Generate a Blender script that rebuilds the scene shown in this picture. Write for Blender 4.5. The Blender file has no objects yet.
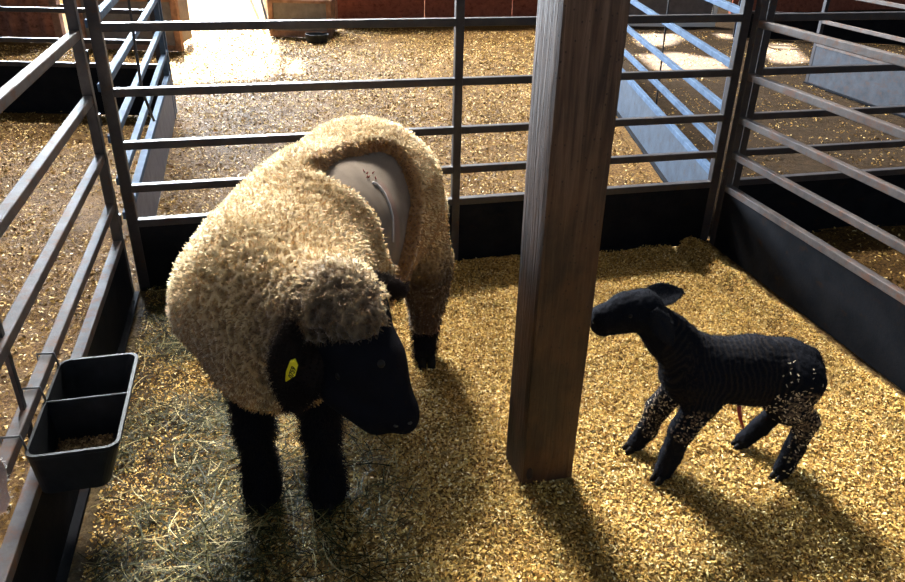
import bpy, bmesh, math, random
import numpy as np
from mathutils import Vector, Matrix, noise

C = bpy.context.scene.collection
SC = bpy.context.scene
rng = np.random.default_rng(7)
random.seed(7)
PI = math.pi

# ------------------------------------------------------------------ camera
F_PX, PITCH, ROLL, CAM_Z = 750.58, 0.4884, 0.0235, 1.65
Fv = Vector((0, math.cos(PITCH), -math.sin(PITCH)))
U0 = Vector((0, math.sin(PITCH), math.cos(PITCH)))
R0 = Vector((1, 0, 0))
Rv = math.cos(ROLL) * R0 + math.sin(ROLL) * U0
Uv = -math.sin(ROLL) * R0 + math.cos(ROLL) * U0
cam = bpy.data.cameras.new('camera')
cam.sensor_width = 36.0
cam.lens = F_PX / 905 * 36
cam.clip_start = 0.05
co = bpy.data.objects.new('camera', cam)
M = Matrix.Identity(4)
for i in range(3):
    M[i][0], M[i][1], M[i][2] = Rv[i], Uv[i], -Fv[i]
M.translation = Vector((0, 0, CAM_Z))
co.matrix_world = M
C.objects.link(co)
SC.camera = co

# ------------------------------------------------------------------ world, sun, key light, exposure
SC.view_settings.view_transform = 'Standard'
SC.view_settings.look = 'None'
SC.view_settings.gamma = 1
SC.view_settings.use_curve_mapping = False
SC.view_settings.exposure = 0.0
w = bpy.data.worlds.new('world')
SC.world = w
w.use_nodes = True
bg = w.node_tree.nodes['Background']
bg.inputs[0].default_value = (0.62, 0.80, 1.0, 1)
bg.inputs[1].default_value = 0.36

LDIR = Vector((0.30, -0.93, -1.0)).normalized()      # the way the light travels: from the back left
sun = bpy.data.lights.new('sun', 'SUN')
sun.energy = 170
sun.angle = 0.006
sun.color = (1.0, 0.97, 0.92)
so = bpy.data.objects.new('sun', sun)
so.rotation_euler = LDIR.to_track_quat('-Z', 'Y').to_euler()
C.objects.link(so)

key_lamp = bpy.data.lights.new('soft_key_light', 'AREA')    # added soft key lamp, high at the back left, no real fitting
key_lamp.shape = 'RECTANGLE'
key_lamp.size, key_lamp.size_y = 5.6, 4.6
key_lamp.energy = 30000
key_lamp.color = (1.0, 0.97, 0.90)
sko = bpy.data.objects.new('soft_key_light', key_lamp)
sko.location = Vector((0.15, 2.1, 0)) - LDIR * 24
sko.rotation_euler = LDIR.to_track_quat('-Z', 'Y').to_euler()
C.objects.link(sko)

door = bpy.data.lights.new('doorway_daylight', 'AREA')   # the open barn door at the back left
door.shape = 'RECTANGLE'
door.size, door.size_y = 4.0, 2.6
door.energy = 7400
door.color = (0.76, 0.88, 1.0)
do = bpy.data.objects.new('doorway_daylight', door)
do.location = (-5.2, 13.5, 3.4)
do.rotation_euler = (Vector((0, 2.5, .6)) - Vector(do.location)).to_track_quat('-Z', 'Y').to_euler()
C.objects.link(do)

# ------------------------------------------------------------------ helpers
def tag(o, label=None, cat=None, group=None, kind=None):
    if label: o['label'] = label
    if cat: o['category'] = cat
    if group: o['group'] = group
    if kind: o['kind'] = kind
    return o

def thing(name, label, cat, loc=(0, 0, 0), rz=0, group=None):
    o = bpy.data.objects.new(name, None)
    o.empty_display_size = 0.1
    o.location = loc
    o.rotation_euler = (0, 0, rz)
    C.objects.link(o)
    return tag(o, label, cat, group)

def obj(name, bm, m, parent=None, smooth=False, bevel=0):
    me = bpy.data.meshes.new(name)
    bmesh.ops.recalc_face_normals(bm, faces=bm.faces)
    bm.to_mesh(me)
    bm.free()
    if m: me.materials.append(m)
    if smooth:
        me.shade_smooth()
    o = bpy.data.objects.new(name, me)
    C.objects.link(o)
    if parent: o.parent = parent
    if bevel:
        b = o.modifiers.new('bevel', 'BEVEL')
        b.width = bevel
        b.segments = 2
        b.limit_method = 'ANGLE'
    return o

def bx(bm, x0, x1, y0, y1, z0, z1, mat=None):
    vs = [bm.verts.new((x, y, z)) for x in (x0, x1) for y in (y0, y1) for z in (z0, z1)]
    if mat is not None:
        for v in vs: v.co = mat @ v.co
    for f in ((0, 1, 3, 2), (4, 6, 7, 5), (0, 4, 5, 1), (2, 3, 7, 6), (0, 2, 6, 4), (1, 5, 7, 3)):
        bm.faces.new([vs[i] for i in f])
    return bm

def box(*a, **k): return bx(bmesh.new(), *a, **k)

def tube(bm, pts, r, n=8, cap=True):
    pts = [Vector(p) for p in pts]
    rs = r if isinstance(r, (list, tuple)) else [r] * len(pts)
    rings = []
    up = Vector((0, 0, 1))
    for i, p in enumerate(pts):
        t = (pts[min(i + 1, len(pts) - 1)] - pts[max(i - 1, 0)]).normalized()
        a = t.cross(up)
        if a.length < 0.05: a = t.cross(Vector((1, 0, 0)))
        a.normalize()
        b = t.cross(a)
        rings.append([bm.verts.new(p + rs[i] * (math.cos(k * 2 * PI / n) * a + math.sin(k * 2 * PI / n) * b)) for k in range(n)])
    for q in range(len(rings) - 1):
        for k in range(n):
            bm.faces.new((rings[q][k], rings[q][(k + 1) % n], rings[q + 1][(k + 1) % n], rings[q + 1][k]))
    if cap:
        bm.faces.new(rings[0][::-1]); bm.faces.new(rings[-1])
    return bm

def np_mesh(name, verts, faces_flat, loop_n, m, attrs=None, parent=None, smooth=False):
    """verts (n,3); faces_flat vertex indices; loop_n verts per face (constant)."""
    me = bpy.data.meshes.new(name)
    nv, nl = len(verts), len(faces_flat)
    nf = nl // loop_n
    me.vertices.add(nv); me.loops.add(nl); me.polygons.add(nf)
    me.vertices.foreach_set('co', np.ascontiguousarray(verts, dtype=np.float32).ravel())
    me.loops.foreach_set('vertex_index', np.ascontiguousarray(faces_flat, dtype=np.int32))
    me.polygons.foreach_set('loop_start', np.arange(0, nl, loop_n, dtype=np.int32))
    me.update(calc_edges=True)
    if smooth: me.shade_smooth()
    for k, a in (attrs or {}).items():
        if a.ndim == 2:
            at = me.attributes.new(k, 'FLOAT_COLOR', 'POINT')
            at.data.foreach_set('color', np.ascontiguousarray(a, dtype=np.float32).ravel())
        else:
            at = me.attributes.new(k, 'FLOAT', 'POINT')
            at.data.foreach_set('value', np.ascontiguousarray(a, dtype=np.float32))
    me.materials.append(m)
    o = bpy.data.objects.new(name, me)
    C.objects.link(o)
    if parent: o.parent = parent
    return o

# ------------------------------------------------------------------ materials
class NT:
    def __init__(s, name):
        s.m = bpy.data.materials.new(name)
        s.m.use_nodes = True
        s.t = s.m.node_tree
        s.b = s.t.nodes['Principled BSDF']
    def n(s, typ, **k):
        x = s.t.nodes.new(typ)
        for a, v in k.items(): setattr(x, a, v)
        return x
    def l(s, a, b): s.t.links.new(a, b)
    def coord(s, kind='Object'): return s.n('ShaderNodeTexCoord').outputs[kind]
    def noise(s, scale, detail=4, rough=0.6, vec=None, dist=0):
        x = s.n('ShaderNodeTexNoise')
        x.inputs['Scale'].default_value = scale
        x.inputs['Detail'].default_value = detail
        x.inputs['Roughness'].default_value = rough
        x.inputs['Distortion'].default_value = dist
        if vec: s.l(vec, x.inputs['Vector'])
        return x.outputs['Fac']
    def map(s, vec, scale=(1, 1, 1), rot=(0, 0, 0)):
        x = s.n('ShaderNodeMapping')
        x.inputs['Scale'].default_value = scale
        x.inputs['Rotation'].default_value = rot
        s.l(vec, x.inputs['Vector'])
        return x.outputs[0]
    def ramp(s, fac, stops):
        x = s.n('ShaderNodeValToRGB')
        e = x.color_ramp.elements
        while len(e) < len(stops): e.new(0.5)
        for el, (p, c) in zip(e, stops):
            el.position = p
            el.color = (*c, 1) if len(c) == 3 else c
        s.l(fac, x.inputs[0])
        return x.outputs[0]
    def mix(s, fac, a, b, mode='MIX'):
        x = s.n('ShaderNodeMix', data_type='RGBA', blend_type=mode)
        for v, i in ((fac, 0), (a, 6), (b, 7)):
            if isinstance(v, (int, float)): x.inputs[i].default_value = v
            elif isinstance(v, tuple): x.inputs[i].default_value = (*v, 1)
            else: s.l(v, x.inputs[i])
        return x.outputs[2]
    def attr(s, name, out='Color'):
        return s.n('ShaderNodeAttribute', attribute_name=name).outputs[out]
    def bump(s, h, dist, strength=1.0):
        x = s.n('ShaderNodeBump')
        x.inputs['Distance'].default_value = dist
        x.inputs['Strength'].default_value = strength
        s.l(h, x.inputs['Height'])
        s.l(x.outputs[0], s.b.inputs['Normal'])
    def set(s, col=None, rough=0.5, metal=0, spec=0.5, **k):
        if col is not None:
            if isinstance(col, tuple): s.b.inputs['Base Color'].default_value = (*col, 1)
            else: s.l(col, s.b.inputs['Base Color'])
        if isinstance(rough, (int, float)): s.b.inputs['Roughness'].default_value = rough
        else: s.l(rough, s.b.inputs['Roughness'])
        s.b.inputs['Metallic'].default_value = metal
        s.b.inputs['Specular IOR Level'].default_value = spec
        for a, v in k.items(): s.b.inputs[a.replace('_', ' ')].default_value = v
        return s

def plain(name, col, rough=0.5, metal=0, spec=0.5, var=0.0, scale=20):
    t = NT(name)
    if var:
        v = t.coord()
        c = t.ramp(t.noise(scale, vec=v), [(0.3, tuple(x * (1 - var) for x in col)), (0.7, tuple(min(1, x * (1 + var)) for x in col))])
        t.set(c, rough, metal, spec)
    else:
        t.set(col, rough, metal, spec)
    return t.m

def steel(name, base, light, rust, rough=0.42, rustiness=0.55, metal=0.1):
    t = NT(name)
    v = t.coord()
    c = t.ramp(t.noise(9, 6, 0.7, v), [(0.3, base), (0.7, light)])
    r = t.ramp(t.noise(14, 8, 0.75, t.map(v, (1, 1, 1.4))), [(rustiness, (0, 0, 0)), (rustiness + 0.14, (1, 1, 1))])
    rb = t.n('ShaderNodeRGBToBW'); t.l(r, rb.inputs[0])
    c2 = t.mix(rb.outputs[0], c, rust)
    rr = t.n('ShaderNodeMapRange'); t.l(rb.outputs[0], rr.inputs[0])
    rr.inputs[3].default_value = rough; rr.inputs[4].default_value = 0.85
    t.set(c2, rr.outputs[0], metal, 0.2 if rough < 0.74 else 0.04)
    t.bump(t.noise(60, 5, 0.7, v), 0.002, 0.5)
    return t.m

M_steel = steel('painted_steel', (0.022, 0.020, 0.023), (0.05, 0.045, 0.048), (0.07, 0.035, 0.02))
M_brown = steel('weathered_steel', (0.04, 0.032, 0.030), (0.095, 0.078, 0.072), (0.10, 0.048, 0.028), 0.68, 0.5, 0)
M_bluelit = steel('blue_lit_steel', (0.028, 0.048, 0.085), (0.075, 0.115, 0.18), (0.12, 0.10, 0.10), 0.75, 0.60)  # bluish daylight on the rear rails is put into this colour
M_sheet = steel('sheet_steel', (0.003, 0.004, 0.006), (0.010, 0.010, 0.012), (0.022, 0.011, 0.006), 0.75, 0.58, 0)
M_sheetblue = steel('blue_lit_sheet', (0.008, 0.015, 0.028), (0.025, 0.040, 0.065), (0.04, 0.032, 0.03), 0.7, 0.56)  # kick sheet with the same bluish light in its colour
M_sheetdull = steel('dull_grey_sheet', (0.015, 0.018, 0.024), (0.04, 0.044, 0.055), (0.045, 0.033, 0.032), 0.7, 0.5)
M_sheetgrey = steel('lit_grey_sheet', (0.06, 0.058, 0.075), (0.13, 0.125, 0.15), (0.07, 0.062, 0.062), 0.6, 0.6)  # grey-purple of the lit sheet face put into the colour

def wood_mat():
    t = NT('timber')
    v = t.coord()
    g = t.map(v, (1, 1, 0.05))
    gr = t.noise(55, 8, 0.6, g, 1.2)
    c = t.ramp(gr, [(0.36, (0.055, 0.028, 0.017)), (0.5, (0.13, 0.073, 0.046)), (0.64, (0.24, 0.15, 0.10))])
    # the lower end is stained dark from animals rubbing on it
    sep = t.n('ShaderNodeSeparateXYZ'); t.l(v, sep.inputs[0])
    mr = t.n('ShaderNodeMapRange'); t.l(sep.outputs[2], mr.inputs[0])
    mr.inputs[1].default_value = 0.7; mr.inputs[2].default_value = 2.0
    ad = t.n('ShaderNodeMath', operation='ADD'); t.l(mr.outputs[0], ad.inputs[0])
    sc = t.n('ShaderNodeMath', operation='MULTIPLY_ADD'); t.l(t.noise(6, 4, 0.6, v), sc.inputs[0])
    sc.inputs[1].default_value = 0.5; sc.inputs[2].default_value = -0.25
    t.l(sc.outputs[0], ad.inputs[1])
    st = t.ramp(t.noise(7, 5, 0.6, t.map(v, (1, 1, 0.5))), [(0.40, (0.012, 0.004, 0.002)), (0.62, (0.070, 0.027, 0.009))])
    c = t.mix(ad.outputs[0], t.mix(0.10, st, c), c)
    # greyer weathered left face
    geo = t.n('ShaderNodeNewGeometry')
    # knots
    vo = t.n('ShaderNodeTexVoronoi'); vo.inputs['Scale'].default_value = 5.5
    t.l(t.map(v, (1, 1, 0.55)), vo.inputs['Vector'])
    kn = t.ramp(vo.outputs['Distance'], [(0.05, (0.25, 0.2, 0.2)), (0.13, (1, 1, 1))])
    c = t.mix(1.0, c, kn, 'MULTIPLY')
    # small nail and worm holes
    vo2 = t.n('ShaderNodeTexVoronoi'); vo2.inputs['Scale'].default_value = 55
    t.l(t.map(v, (1, 1, 0.8)), vo2.inputs['Vector'])
    kn2 = t.ramp(vo2.outputs['Distance'], [(0.10, (0.2, 0.15, 0.12)), (0.16, (1, 1, 1))])
    c = t.mix(0.8, c, kn2, 'MULTIPLY')
    t.set(c, 0.62, 0, 0.4)
    t.bump(gr, 0.006, 0.9)
    return t.m
M_wood = wood_mat()

def chip_mat(name, stops, rough=0.6):
    t = NT(name)
    c = t.ramp(t.attr('tint', 'Fac'), stops)
    t.set(c, rough, 0, 0.12)
    return t.m
GOLD = [(0.0, (0.10, 0.045, 0.012)), (0.25, (0.34, 0.18, 0.04)), (0.55, (0.60, 0.37, 0.09)), (0.85, (0.82, 0.57, 0.18)), (1.0, (0.95, 0.82, 0.46))]
M_chip = chip_mat('shavings', GOLD)
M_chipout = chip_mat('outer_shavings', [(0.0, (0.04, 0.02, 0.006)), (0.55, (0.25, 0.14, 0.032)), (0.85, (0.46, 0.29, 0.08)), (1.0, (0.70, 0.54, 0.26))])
M_hay = chip_mat('hay', [(0.0, (0.010, 0.011, 0.004)), (0.6, (0.045, 0.046, 0.015)), (0.85, (0.16, 0.14, 0.05)), (1.0, (0.60, 0.48, 0.22))])
M_stuck = chip_mat('stuck_shavings', [(0.0, (0.32, 0.24, 0.15)), (1.0, (0.75, 0.62, 0.45))])

def floor_mat():
    t = NT('bedding_floor')
    v = t.coord()
    vo = t.n('ShaderNodeTexVoronoi'); vo.inputs['Scale'].default_value = 95
    t.l(v, vo.inputs['Vector'])
    bw = t.n('ShaderNodeRGBToBW'); t.l(vo.outputs['Color'], bw.inputs[0])
    chips = t.ramp(bw.outputs[0], [(0.1, (0.14, 0.075, 0.022)), (0.5, (0.40, 0.25, 0.08)), (0.9, (0.66, 0.47, 0.18))])
    dirt = t.ramp(t.noise(22, 8, 0.75, v), [(0.3, (0.025, 0.017, 0.011)), (0.55, (0.085, 0.062, 0.042)), (0.75, (0.22, 0.17, 0.115))])
    nz = t.noise(2.2, 6, 0.7, v)
    d = t.attr('dirt', 'Fac')
    m1 = t.n('ShaderNodeMath', operation='MULTIPLY_ADD'); t.l(nz, m1.inputs[0]); m1.inputs[1].default_value = 1.1; m1.inputs[2].default_value = -0.55
    m2 = t.n('ShaderNodeMath', operation='ADD', use_clamp=True); t.l(m1.outputs[0], m2.inputs[0]); t.l(d, m2.inputs[1])
    c = t.mix(m2.outputs[0], chips, dirt)
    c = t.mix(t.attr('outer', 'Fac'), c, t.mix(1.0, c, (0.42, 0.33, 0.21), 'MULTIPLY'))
    t.set(c, 0.85, 0, 0.08)
    ad = t.n('ShaderNodeMath', operation='ADD'); t.l(bw.outputs[0], ad.inputs[0]); t.l(t.noise(16, 8, 0.8, v), ad.inputs[1])
    t.bump(ad.outputs[0], 0.035, 1.0)
    return t.m
M_floor = floor_mat()

M_black = plain('black_plastic', (0.009, 0.011, 0.014), 0.6, 0, 0.2, 0.3, 30)
M_wire = plain('galvanised_wire', (0.10, 0.10, 0.105), 0.5, 0.6)
M_yellow = plain('yellow_plastic', (0.95, 0.78, 0.02), 0.45)
M_ink = plain('black_ink', (0.01, 0.01, 0.01), 0.6)
M_rust = steel('rusty_corrugated', (0.16, 0.062, 0.04), (0.30, 0.13, 0.085), (0.10, 0.035, 0.02), 0.7, 0.5)
M_redply = steel('red_brown_board', (0.19, 0.055, 0.035), (0.30, 0.10, 0.06), (0.13, 0.035, 0.02), 0.75, 0.5)
M_oldwood = plain('old_timber', (0.20, 0.11, 0.075), 0.8, 0, 0.3, 0.45, 12)
M_greybd = plain('grey_board', (0.13, 0.115, 0.115), 0.7, 0, 0.3, 0.3, 8)
M_white = plain('white_paint', (0.80, 0.80, 0.80), 0.6)
M_red = plain('red_plastic', (0.55, 0.05, 0.03), 0.4)
M_cord = plain('dark_cord', (0.03, 0.03, 0.035), 0.6)
M_umb = plain('raw_red', (0.30, 0.02, 0.02), 0.4)
M_hoof = plain('hoof_horn', (0.010, 0.009, 0.009), 0.75, 0, 0.1)
M_eye = plain('dark_eye', (0.006, 0.004, 0.003), 0.45, 0, 0.25)
M_roof = plain('roof_deck', (0.18, 0.15, 0.13), 0.9)

def coat_mat(name, rough=0.9, bump_scale=120, bump=0.004, sheen=0.3):
    t = NT(name)
    v = t.coord()
    c = t.attr('coat')
    nz = t.noise(bump_scale, 4, 0.7, v)
    c2 = t.mix(0.5, c, t.ramp(nz, [(0.3, (0.55, 0.5, 0.45)), (0.65, (1, 1, 1))]), 'MULTIPLY')
    t.set(c2, rough, 0, 0.15 if sheen else 0.05)
    t.b.inputs['Sheen Weight'].default_value = sheen
    t.b.inputs['Sheen Roughness'].default_value = 0.4
    t.bump(nz, bump, 0.8)
    return t.m
M_fleece = coat_mat('fleece_wool', 0.95, 150, 0.004, 0.5)
M_skin = coat_mat('short_coat', 0.85, 260, 0.0015, 0.0)
M_lamb = coat_mat('lamb_coat', 0.9, 300, 0.002, 0.0)

def fuzz_mat(name):
    t = NT(name)
    t.set(t.attr('coat'), 0.8, 0, 0.07)
    return t.m
M_fuzz = fuzz_mat('wool_fibre')
def hair_mat(name):
    t = NT(name)
    hb = t.n('ShaderNodeBsdfHairPrincipled')
    hb.parametrization = 'COLOR'
    t.l(t.attr('coat'), hb.inputs['Color'])
    hb.inputs['Roughness'].default_value = .45
    hb.inputs['Radial Roughness'].default_value = .7
    out = [x for x in t.t.nodes if x.type == 'OUTPUT_MATERIAL'][0]
    t.l(t.attr('coat'), t.b.inputs['Base Color'])
    t.b.inputs['Roughness'].default_value = .8
    ms = t.n('ShaderNodeMixShader')
    ms.inputs[0].default_value = .58
    t.l(t.b.outputs[0], ms.inputs[1]); t.l(hb.outputs[0], ms.inputs[2]); t.l(ms.outputs[0], out.inputs[0])
    return t.m
M_wool = hair_mat('fleece_fibre')

# ------------------------------------------------------------------ ground heights
PL = Vector((-1.438, 3.057)); PR = Vector((1.369, 3.764))
DB = (PR - PL).normalized()                       # along the back panel
DS = Vector((math.sin(0.252), -math.cos(0.252)))  # along the side panels, toward the viewer

def fence_coords(x, y):
    """distance inside the pen from left fence, right fence, back fence"""
    a = (x - PL.x) * DB.x + (y - PL.y) * DB.y
    b = (x - PL.x) * DS.x + (y - PL.y) * DS.y
    return a, 2.895 - a, b

def vnoise(x, y, s, seed=0):
    xs, ys = x * s + seed * 17.3, y * s + seed * 5.1
    xi, yi = np.floor(xs).astype(np.int64), np.floor(ys).astype(np.int64)
    fx, fy = xs - xi, ys - yi
    fx, fy = fx * fx * (3 - 2 * fx), fy * fy * (3 - 2 * fy)
    def h(a, b):
        v = (a * 374761393 + b * 668265263 + seed * 982451653) & 0xffffffff
        v = ((v ^ (v >> 13)) * 1274126177) & 0xffffffff
        return ((v ^ (v >> 16)) & 0xffff) / 65535.0
    return (h(xi, yi) * (1 - fx) + h(xi + 1, yi) * fx) * (1 - fy) + (h(xi, yi + 1) * (1 - fx) + h(xi + 1, yi + 1) * fx) * fy

def height(x, y):
    x = np.asarray(x, float); y = np.asarray(y, float)
    z = (vnoise(x, y, 1.6, 1) - .5) * 0.022 + (vnoise(x, y, 5, 2) - .5) * 0.016 + (vnoise(x, y, 14, 3) - .5) * 0.010
    a, r, b = fence_coords(x, y)
    inside = (b > 0)
    # a low ridge with a crack beside the right panel
    z = z + np.where(inside, 0.035 * np.exp(-((r - 0.11) / 0.05) ** 2) - 0.03 * np.exp(-((r - 0.20) / 0.02) ** 2), 0)
    z = z + np.where(inside, 0.02 * np.exp(-(b / 0.15) ** 2), 0)
    z = z + 0.02 * np.exp(-(((x - 0.30) ** 2 + (y - 1.90) ** 2) / 0.2 ** 2))
    return z - 0.008

def dirt_amount(x, y):
    a, r, b = fence_coords(x, y)
    d = np.full(x.shape, 0.12)
    aisle = (b < 0) & (x > 1.39)
    d = np.where(aisle, 1.1, d)
    beyond = (b < 0) & (x < 1.39)
    d = np.where(beyond, 0.30 + 0.35 * np.clip((-x - 0.2) / 1.5, 0, 1), d)
    inside_left = (b > 0) & (a > 0) & (r > 0)
    wl = np.clip(1.25 - a * 1.15, 0, 1) * 0.9
    d = np.where(inside_left, np.maximum(d, wl), d)
    d = np.where((b > 0) & (r < 0), 0.55, d)
    d = np.where((a < 0), 0.45, d)
    return d

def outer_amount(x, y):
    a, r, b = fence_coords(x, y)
    return np.where((a > 0) & (r > 0) & (b > 0), 0.0, 1.0)      # the bedding outside the pen is tinted darker and browner

# ------------------------------------------------------------------ floor and ceiling
xs = np.concatenate([np.linspace(-9, -1.9, 60, endpoint=False), np.linspace(-1.9, 2.3, 200, endpoint=False), np.linspace(2.3, 11, 70)])
ys = np.concatenate([np.linspace(-1.5, 0.6, 20, endpoint=False), np.linspace(0.6, 4.2, 175, endpoint=False), np.linspace(4.2, 20, 130)])
X, Y = np.meshgrid(xs, ys, indexing='ij')
Z = height(X, Y)
V = np.stack([X, Y, Z], -1).reshape(-1, 3)
nx, ny = X.shape
ii = (np.arange(nx - 1)[:, None] * ny + np.arange(ny - 1)[None, :]).ravel()
fl = np.stack([ii, ii + ny, ii + ny + 1, ii + 1], -1).ravel()
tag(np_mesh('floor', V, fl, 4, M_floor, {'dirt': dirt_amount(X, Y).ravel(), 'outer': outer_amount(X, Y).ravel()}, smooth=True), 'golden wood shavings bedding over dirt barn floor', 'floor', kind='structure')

def make_ceiling(z=18.0):  # unseen roof added to shape the sun; holes projected from the wanted patches
    bm = bmesh.new()
    k = z / -LDIR.z
    sh = Vector((-LDIR.x * k, -LDIR.y * k))
    outer = [(-20, -8), (16, -8), (16, 36), (-20, 36)]
    holes = [[(-2.714, 7.208), (-1.919, 7.467), (-1.834, 7.755), (-2.20, 9.35), (-2.30, 10.0), (-2.676, 10.687), (-4.0, 16.3), (-5.9, 15.9), (-3.63, 9.67), (-3.185, 8.21)],
             [(-1.735, 7.766), (-1.578, 7.689), (-1.741, 8.496), (-1.872, 8.478)],
             [(2.235, 8.157), (2.991, 8.394), (3.025, 9.13), (2.616, 9.50), (2.098, 9.264), (2.122, 8.508)],
             [(2.271, 9.748), (2.668, 9.941), (2.973, 10.428), (3.003, 11.089), (2.345, 10.824)],
             [(3.525, 10.582), (3.737, 10.611), (3.74, 11.196), (3.532, 11.166)],
             [(3.592, 8.844), (4.099, 9.079), (4.337, 10.307), (3.801, 10.089)]]
    edges = []
    for li, loop in enumerate([outer] + holes):
        vs = [bm.verts.new((x + (sh.x if li else 0), y + (sh.y if li else 0), z)) for x, y in loop]
        for i in range(len(vs)):
            edges.append(bm.edges.new((vs[i], vs[(i + 1) % len(vs)])))
    bmesh.ops.triangle_fill(bm, use_beauty=True, edges=edges)
    r = bmesh.ops.extrude_face_region(bm, geom=bm.faces[:])
    for v in r['geom']:
        if isinstance(v, bmesh.types.BMVert): v.co.z += 0.08
    o = obj('ceiling', bm, M_roof)
    tag(o, 'dark unseen barn roof with holes shaped to throw the sun patches', 'ceiling', kind='structure')
make_ceiling()

# ------------------------------------------------------------------ loose shavings and hay
def scatter(name, x, y, L, W, mat, zl, label, cat, tilt=0.6, tint=None, hf=height):
    n = len(x)
    z = hf(x, y) + rng.uniform(-0.001, zl, n)
    yaw = rng.uniform(0, 2 * PI, n)
    t1 = rng.normal(0, tilt * .6, n); t2 = rng.normal(0, tilt, n)
    u = np.stack([np.cos(yaw) * np.cos(t1), np.sin(yaw) * np.cos(t1), np.sin(t1)], -1)
    s = np.stack([-np.sin(yaw) * np.cos(t2), np.cos(yaw) * np.cos(t2), np.sin(t2)], -1)
    nrm = np.cross(u, s)
    ctr = np.stack([x, y, z], -1)
    curl = (rng.uniform(-.25, .45, n) * L)[:, None] * nrm
    L = (L / 2)[:, None]; W = (W / 2)[:, None]
    P = np.stack([ctr - u * L - s * W * .8, ctr - u * L + s * W * .6, ctr - s * W + curl, ctr + s * W + curl, ctr + u * L - s * W * .6, ctr + u * L + s * W * .9], 1)
    f = np.array([0, 1, 3, 2, 2, 3, 5, 4])
    F = (np.arange(n)[:, None] * 6 + f[None]).ravel()
    tint = rng.uniform(0, 1, n) if tint is None else tint
    o = np_mesh(name, P.reshape(-1, 3), F, 4, mat, {'tint': np.repeat(tint, 6)})
    return tag(o, label, cat, kind='stuff')

def in_post(x, y):
    px = (x - 0.30); py = (y - 1.91)
    return (np.abs(px) < 0.10) & (np.abs(py) < 0.10)

# inside the pen
def pen_points(n, bias=1.0):
    a = rng.uniform(0.03, 2.87, n); b = 0.03 + 3.0 * rng.uniform(0, 1, n) ** bias
    x = PL.x + DB.x * a + DS.x * b; y = PL.y + DB.y * a + DS.y * b
    k = (y > 0.75) & ~in_post(x, y)
    return x[k], y[k], a[k]
x, y, a = pen_points(270000)
keep = rng.uniform(0, 1, len(x)) < np.clip(0.38 + a * 0.75, 0, 1)
x, y, a = x[keep], y[keep], a[keep]
n = len(x)
scatter('wood_shavings', x, y, rng.uniform(.005, .014, n), rng.uniform(.002, .0065, n), M_chip, 0.012,
        'golden wood shavings bedding inside the sheep pen', 'wood shavings')
# outside: neighbour pens and the area beyond the back panel
def far_points(n):
    r = []
    q = rng.uniform(0, 1, (n, 2))
    x = -6 + 7.3 * q[:, 0]; y = 0.6 + 10.5 * q[:, 1] ** 1.5
    aa, rr, bb = fence_coords(x, y)
    k = ((aa < -0.05) | (bb < -0.05)) & (x < 1.33) & (y < 10.6) & ((x > -4.6) | (y < 8.9))
    k &= vnoise(x, y, 2.6, 21) * .6 + vnoise(x, y, 9, 22) * .5 + rng.uniform(-.25, .25, len(x)) > .34
    return x[k], y[k]
x, y = far_points(190000); n = len(x)
sc_ = 0.8 + y * 0.08
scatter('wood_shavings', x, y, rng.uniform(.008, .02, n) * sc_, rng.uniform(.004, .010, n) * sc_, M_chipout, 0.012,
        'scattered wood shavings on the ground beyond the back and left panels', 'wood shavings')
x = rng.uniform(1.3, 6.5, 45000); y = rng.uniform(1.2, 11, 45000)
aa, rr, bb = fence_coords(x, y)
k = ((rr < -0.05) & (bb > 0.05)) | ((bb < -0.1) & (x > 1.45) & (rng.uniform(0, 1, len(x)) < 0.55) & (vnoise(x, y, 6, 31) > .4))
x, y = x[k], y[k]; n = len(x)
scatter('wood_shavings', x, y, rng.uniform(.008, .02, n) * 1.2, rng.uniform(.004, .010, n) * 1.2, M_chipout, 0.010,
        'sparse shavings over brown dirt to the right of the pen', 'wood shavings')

def strands(name, x, y, L, r, mat, label, cat, lift=0.03, tint=None):
    n = len(x)
    yaw = rng.uniform(0, 2 * PI, n); bend = rng.normal(0, .20, n); rise = rng.uniform(-.25, .25, n)
    z0 = height(x, y) + rng.uniform(.004, lift, n)
    pts = []
    for j in range(5):
        s = (j / 4 - .5) * L
        an = yaw + bend * (j / 4 - .5) * 2
        pts.append(np.stack([x + np.cos(an) * s, y + np.sin(an) * s, np.maximum(z0 + rise * s, 0.001)], -1))
    pts = np.stack(pts, 1)
    side = np.stack([-np.sin(yaw), np.cos(yaw), rng.uniform(-.6, .6, n)], -1)[:, None, :] * r[:, None, None]
    P = np.stack([pts - side, pts + side], 2).reshape(n, 10, 3)
    f = np.concatenate([[2 * j, 2 * j + 1, 2 * j + 3, 2 * j + 2] for j in range(4)])
    F = (np.arange(n)[:, None] * 10 + f[None]).ravel()
    tint = rng.uniform(0, 1, n) if tint is None else tint
    o = np_mesh(name, P.reshape(-1, 3), F, 4, mat, {'tint': np.repeat(tint, 10)})
    return tag(o, label, cat, kind='stuff')

n = 15000
a = np.abs(rng.normal(0.42, 0.26, n)); b = rng.uniform(0.05, 2.9, n)
x = PL.x + DB.x * a + DS.x * b; y = PL.y + DB.y * a + DS.y * b
k = (a > 0.06) & (a < 1.05) & (vnoise(x, y, 3, 9) * .5 + vnoise(x, y, 11, 19) * .6 + rng.uniform(-.3, .3, n) > 0.52)
x, y = x[k], y[k]; n = len(x)
strands('loose_hay', x, y, rng.uniform(.05, .16, n), rng.uniform(.0007, .0017, n), M_hay,
        'dark green trampled hay strands on the bedding left of the ewe', 'hay', 0.035)

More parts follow.
